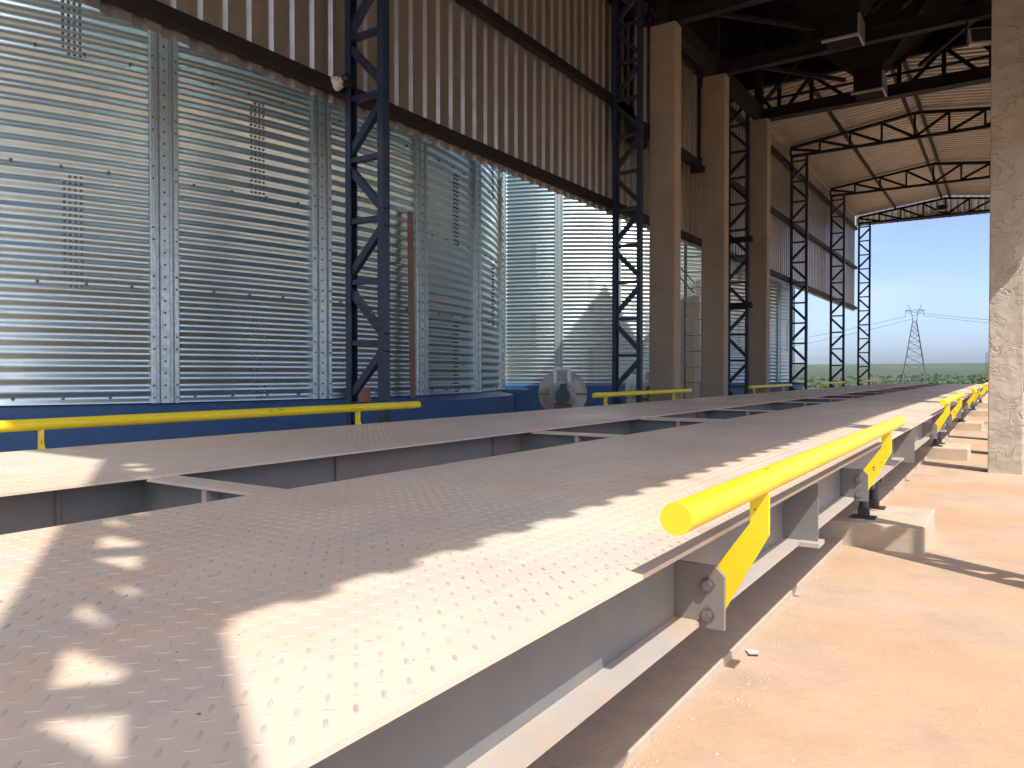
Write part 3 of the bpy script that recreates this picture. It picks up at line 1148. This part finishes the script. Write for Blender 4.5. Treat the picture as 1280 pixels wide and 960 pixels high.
# ladder and short concrete pillar behind the tower columns
ld = thing('ladder', 'tall grey steel ladder rising between the first two concrete columns', 'ladder', (-5.02, 13.85, 0))
for x in (-.17, .17):
    MB().box(x - .016, x + .016, -.025, .025, 0, 4.2).build('rail', 'galv_bolt', ld)
for i in range(13):
    MB().tube((-.153, 0, .35 + .3 * i), (.153, 0, .35 + .3 * i), .011, 8).build('rung', 'galv_bolt', ld)
o = MB().add([(-.2, -.17, -.1), (.2, -.17, -.1), (.2, .17, -.1), (-.2, .17, -.1), (-.16, -.15, H + 1.45), (.17, -.15, H + 1.55), (.17, .15, H + 1.55), (-.16, .15, H + 1.45)],
             [(0, 3, 2, 1), (4, 5, 6, 7), (0, 1, 5, 4), (1, 2, 6, 5), (2, 3, 7, 6), (3, 0, 4, 7)]).build('concrete_pillar', 'pedestal', bevel=.01, loc=(-5.36, 14.5, 0))
tag(o, 'short pale concrete pillar standing behind the steel ladder', 'pillar')
rl = thing('stair_rail', 'thin grey hand rails above the short concrete pillar', 'railing', (-5.36, 14.5, H + 1.5))
for a, c in (((-.25, 0, .02), (-.25, 0, 1.3)), ((-.05, 0, .05), (-.05, 0, 1.3)), ((-.6, 0, .9), (.12, 0, .1)), ((-.6, 0, 1.1), (.12, 0, .3))):
    MB().tube(a, c, .014, 8).build('rail', 'galv_bolt', rl)

# wrapped lamp on the lattice column
wl_ = thing('wrapped_lamp', 'lamp wrapped in a dirty white rag on the lattice column by the wall girt', 'lamp', (-4.50, 4.36, H + 2.36))
bm = bmesh.new()
bmesh.ops.create_icosphere(bm, subdivisions=3, radius=.058)
for v in bm.verts:
    k = 1 + .16 * math.sin(v.co.x * 90 + 1) * math.sin(v.co.z * 70) + random.uniform(-.05, .05)
    v.co = Vector((v.co.x * k * 1.1, v.co.y * k, v.co.z * k))
me = bpy.data.meshes.new('rag_ball')
bm.to_mesh(me)
bm.free()
me.polygons.foreach_set('use_smooth', [True] * len(me.polygons))
put('rag_ball', me, 'rag_white', wl_, (-.09, -.02, 0))
MB().tube((-.05, -.02, .01), (.0, -.02, .02), .016, 14, r2=.03).build('neck', 'rag_white', wl_, smooth=40)
MB().tube((0, -.02, .02), (.05, -.015, .03), .034, 18).build('socket', 'plastic_black', wl_, smooth=40)
MB().box(-.03, .04, .0, .05, -.03, .03).build('clamp', 'plastic_black', wl_)

# flood lamps
def flood(label, loc, rx, rz):
    t = thing('flood_lamp', label, 'lamp', loc, rz, group='flood lamps under the roof')
    a = MB().box(-.16, .16, -.03, .03, -.11, .11).build('housing', 'lamp_grey', t, bevel=.008)
    a.rotation_euler = (rx, 0, 0)
    MB().box(-.13, .13, -.036, -.0305, -.085, .085).build('glass', 'plastic_black', a)
    for x in (-.175, .165):
        MB().box(x, x + .01, -.02, .02, -.02, .2).build('yoke', 'dark_steel', t)
    MB().box(-.175, .175, -.02, .02, .2, .21).build('yoke', 'dark_steel', t)
    return t
flood('pale flood lamp fixed in the middle of the far gable truss', (-1.95, COLY[6] - .12, H + 5.62), R(-25), 0)
flood('small flood lamp on the edge of the rough concrete column', (-.28, 10.1, H + 3.82), R(-20), R(20))

# small card lying on the sand
bm = bmesh.new()
bmesh.ops.create_grid(bm, x_segments=5, y_segments=7, size=.5)
for v in bm.verts:
    x, y = v.co.x, v.co.y
    v.co = Vector((x * .042, y * .058, .005 + .012 * y * y + .006 * x * x))
me = bpy.data.meshes.new('card')
bm.to_mesh(me)
bm.free()
o = put('paper_scrap', me, 'foil', loc=(-.845, 3.02, .002), rotz=.5)
tag(o, 'small curled silvery card scrap on the sand beside the weighbridge footing', 'scrap')

def deck_grit():
    b = MB()
    for k in range(260):
        y = .45 + 9 * random.random() ** 1.7
        x = random.uniform(-1.80, -.55) if random.random() < .75 else random.uniform(-3.7, -2.47)
        q = random.uniform(.001, .003)
        n = 5
        a0 = random.uniform(0, 6)
        v = [(x + q * math.cos(a0 + 2 * PI * i / n) * random.uniform(.6, 1.5), y + q * math.sin(a0 + 2 * PI * i / n) * random.uniform(.6, 1.5), DK + .0003) for i in range(n)]
        v.append((x, y, DK + q * random.uniform(.4, .9)))
        b.add(v, [(i, (i + 1) % n, n) for i in range(n)])
    o = b.build('grit', 'grit')
    tag(o, 'crumbs of dry soil scattered over the tread plates', 'grit', kind='stuff')
deck_grit()

def gravel():
    b = MB()
    for k in range(1500):
        y = random.uniform(.6, 9) ** 1.0
        x = -.885 + abs(random.gauss(0, .09))
        if random.random() < .25:
            x = random.uniform(-.85, 1.6)
        q = random.uniform(.002, .006) * (1.6 if random.random() < .06 else 1)
        n = 5
        a0 = random.uniform(0, 6)
        v = [(x + q * math.cos(a0 + 2 * PI * i / n) * random.uniform(.7, 1.3), y + q * math.sin(a0 + 2 * PI * i / n) * random.uniform(.7, 1.3), .0005) for i in range(n)]
        v.append((x + random.uniform(-.3, .3) * q, y, q * random.uniform(.6, 1.0)))
        b.add(v, [(i, (i + 1) % n, n) for i in range(n)])
    o = b.build('gravel', 'foundation')
    tag(o, 'loose grit scattered on the sand along the weighbridge footing', 'gravel', kind='stuff')
gravel()

# ------------------------------------------------------------------ beyond the shed
def mound():
    bm = bmesh.new()
    bmesh.ops.create_grid(bm, x_segments=40, y_segments=30, size=1)
    for v in bm.verts:
        x, y = v.co.x, v.co.y
        r = math.hypot(x, y)
        h = max(0, 1 - r) ** .8
        z = h * (.9 + .5 * math.sin(x * 7 + 1) * math.cos(y * 5) + .3 * math.sin(x * 17 + y * 9) + random.uniform(-.08, .08))
        v.co = Vector((x * 4.2, y * 2.2, z * .42 - .05))
    me = bpy.data.meshes.new('dirt_heap')
    bm.to_mesh(me)
    bm.free()
    me.polygons.foreach_set('use_smooth', [True] * len(me.polygons))
    o = put('dirt_heap', me, 'dirt', loc=(-5.6, 38.5, 0))
    tag(o, 'heap of raw orange dirt beyond the end of the weighbridge', 'dirt heap')
mound()

def bushes():
    V, Fc = [], []
    for k in range(1500):
        a = R(random.uniform(-24, 18))
        r = 110 + 900 * random.random() ** 1.5
        x, y = r * math.sin(a), r * math.cos(a)
        z = hfun(x, y)
        s = random.uniform(.6, 1.7) * (1 + r / 350)
        hgt = s * random.uniform(.22, .5)
        if random.random() < .06:
            hgt *= 1.5
        for _ in range(38):
            th, u = random.uniform(0, 2 * PI), random.uniform(-.1, 1)
            rad = math.sqrt(max(0, 1 - u * u)) * random.uniform(.55, 1.05)
            c = np.array([x + s * rad * math.cos(th), y + s * rad * math.sin(th), z + max(.05, hgt * u)])
            d1 = rng.normal(size=3)
            d1 /= np.linalg.norm(d1)
            d2 = np.cross(d1, rng.normal(size=3))
            d2 /= np.linalg.norm(d2)
            q = s * random.uniform(.16, .30)
            o = len(V)
            V += [tuple(c - d1 * q), tuple(c + d2 * q * .6), tuple(c + d1 * q), tuple(c - d2 * q * .6)]
            Fc.append((o, o + 1, o + 2, o + 3))
    me = bpy.data.meshes.new('scrub')
    me.from_pydata(V, [], Fc)
    me.update()
    o = put('scrub', me, 'leaf')
    tag(o, 'low green scrub and bushes covering the plain beyond the shed', 'scrub', kind='stuff')
bushes()

PX, PY = -47.0, 502.0
def pylon():
    zb = hfun(PX, PY)
    top = H + (467 - 381) / 940 * 445
    t = thing('transmission_pylon', 'steel lattice power pylon on the horizon with drooping cross arm', 'pylon', (PX, PY, zb), R(8))
    hh = top - zb
    waist = hh * .80
    w0, w1 = 6.8, 1.0
    th = .38
    def wd(z):
        return w0 + (w1 - w0) * (z / waist)
    for sx in (-1, 1):
        for sy in (-1, 1):
            MB().bar((sx * w0, sy * w0 * .6, 0), (sx * w1, sy * w1 * .8, waist), th, th).build('leg', 'pylon_steel', t)
    lev = [0, .17, .32, .46, .58, .68, .77, .85, .92, 1.0]
    for a, c in zip(lev[:-1], lev[1:]):
        za, zc = a * waist, c * waist
        for sy in (-1, 1):
            MB().bar((-wd(za), sy * wd(za) * .6, za), (wd(zc), sy * wd(zc) * .6, zc), th * .5, th * .5).build('brace', 'pylon_steel', t)
            MB().bar((wd(za), sy * wd(za) * .6, za), (-wd(zc), sy * wd(zc) * .6, zc), th * .5, th * .5).build('brace', 'pylon_steel', t)
            MB().bar((-wd(zc), sy * wd(zc) * .6, zc), (wd(zc), sy * wd(zc) * .6, zc), th * .5, th * .5).build('brace', 'pylon_steel', t)
    za = hh * .90
    for s in (-1, 1):
        MB().bar((s * w1, 0, waist), (s * 1.6, 0, za), th, th).build('leg', 'pylon_steel', t)
        MB().bar((s * 1.6, 0, za), (s * 3.6, 0, hh), th * .8, th * .8).build('horn', 'pylon_steel', t)
        MB().bar((0, 0, za + .3), (s * 4.8, 0, hh * .935), th * .8, th * .8).build('arm', 'pylon_steel', t)
        MB().bar((0, 0, za - 2.0), (s * 4.8, 0, hh * .93), th * .6, th * .6).build('arm', 'pylon_steel', t)
        MB().bar((s * 4.8, 0, hh * .935), (s * 4.8, 0, hh * .86), th * .7, th * .7).build('insulator', 'pylon_steel', t)
    MB().bar((-4.8, 0, hh * .935), (4.8, 0, hh * .935), th * .7, th * .7).build('arm', 'pylon_steel', t)
    return zb + hh * .86
zw = pylon()

def wire(p, q, sag, label):
    b = MB()
    n = 24
    pts = []
    for i in range(n + 1):
        t = i / n
        v = Vector(p).lerp(Vector(q), t)
        v.z -= 4 * sag * t * (1 - t)
        pts.append(v)
    for a, c in zip(pts[:-1], pts[1:]):
        b.bar(a, c, .2, .2)
    o = b.build('power_line', 'pylon_steel')
    tag(o, label, 'wire', 'power lines strung from the pylon')
wire((PX - 4.7, PY, zw), (PX - 190, PY - 30, 10), 5, 'thin power line sagging from the pylon arm towards the shed wall')
wire((PX - 0.5, PY, zw - 1.5), (PX - 190, PY - 28, 3), 5, 'lower thin power line sagging from the pylon body towards the shed wall')
wire((PX + 4.7, PY, zw), (PX + 230, PY + 60, zw - 14), 6, 'thin power line sagging from the pylon arm towards the rough column')
wire((PX + 0.5, PY, zw + 2), (PX + 230, PY + 60, zw - 10), 6, 'upper thin power line sagging from the pylon towards the rough column')

mx, my = -25.0, 1150.0
ms = thing('radio_mast', 'slim grey mast on the far horizon next to the rough concrete column', 'mast', (mx, my, hfun(mx, my)))
hm = H + (467 - 440) / 940 * my * .84 - hfun(mx, my)
for s in (0, 1, 2):
    a = 2 * PI * s / 3
    MB().bar((1.3 * math.cos(a), 1.3 * math.sin(a), 0), (1.1 * math.cos(a), 1.1 * math.sin(a), hm), .5, .5).build('leg', 'pylon_steel', ms)
for i in range(8):
    MB().bar((-1.2, 0, hm * i / 8), (1.2, 0, hm * (i + 1) / 8), .35, .35).build('brace', 'pylon_steel', ms)

# ------------------------------------------------------------------ hazy air
def haze():
    m = bpy.data.materials.new('haze')
    m.use_nodes = True
    N = m.node_tree.nodes
    N.clear()
    out = N.new('ShaderNodeOutputMaterial')
    pv = N.new('ShaderNodeVolumePrincipled')
    pv.inputs['Color'].default_value = (0.62, 0.82, 1.0, 1)
    pv.inputs['Density'].default_value = 0.00004
    pv.inputs['Anisotropy'].default_value = 0.0
    m.node_tree.links.new(pv.outputs['Volume'], out.inputs['Volume'])
    MATS['haze'] = m
    o = MB().box(-5600, 5600, -5600, 5600, -75, 80).build('haze', 'haze')
    tag(o, 'pale blue daylight haze over the far plain', 'haze', kind='stuff')
haze()
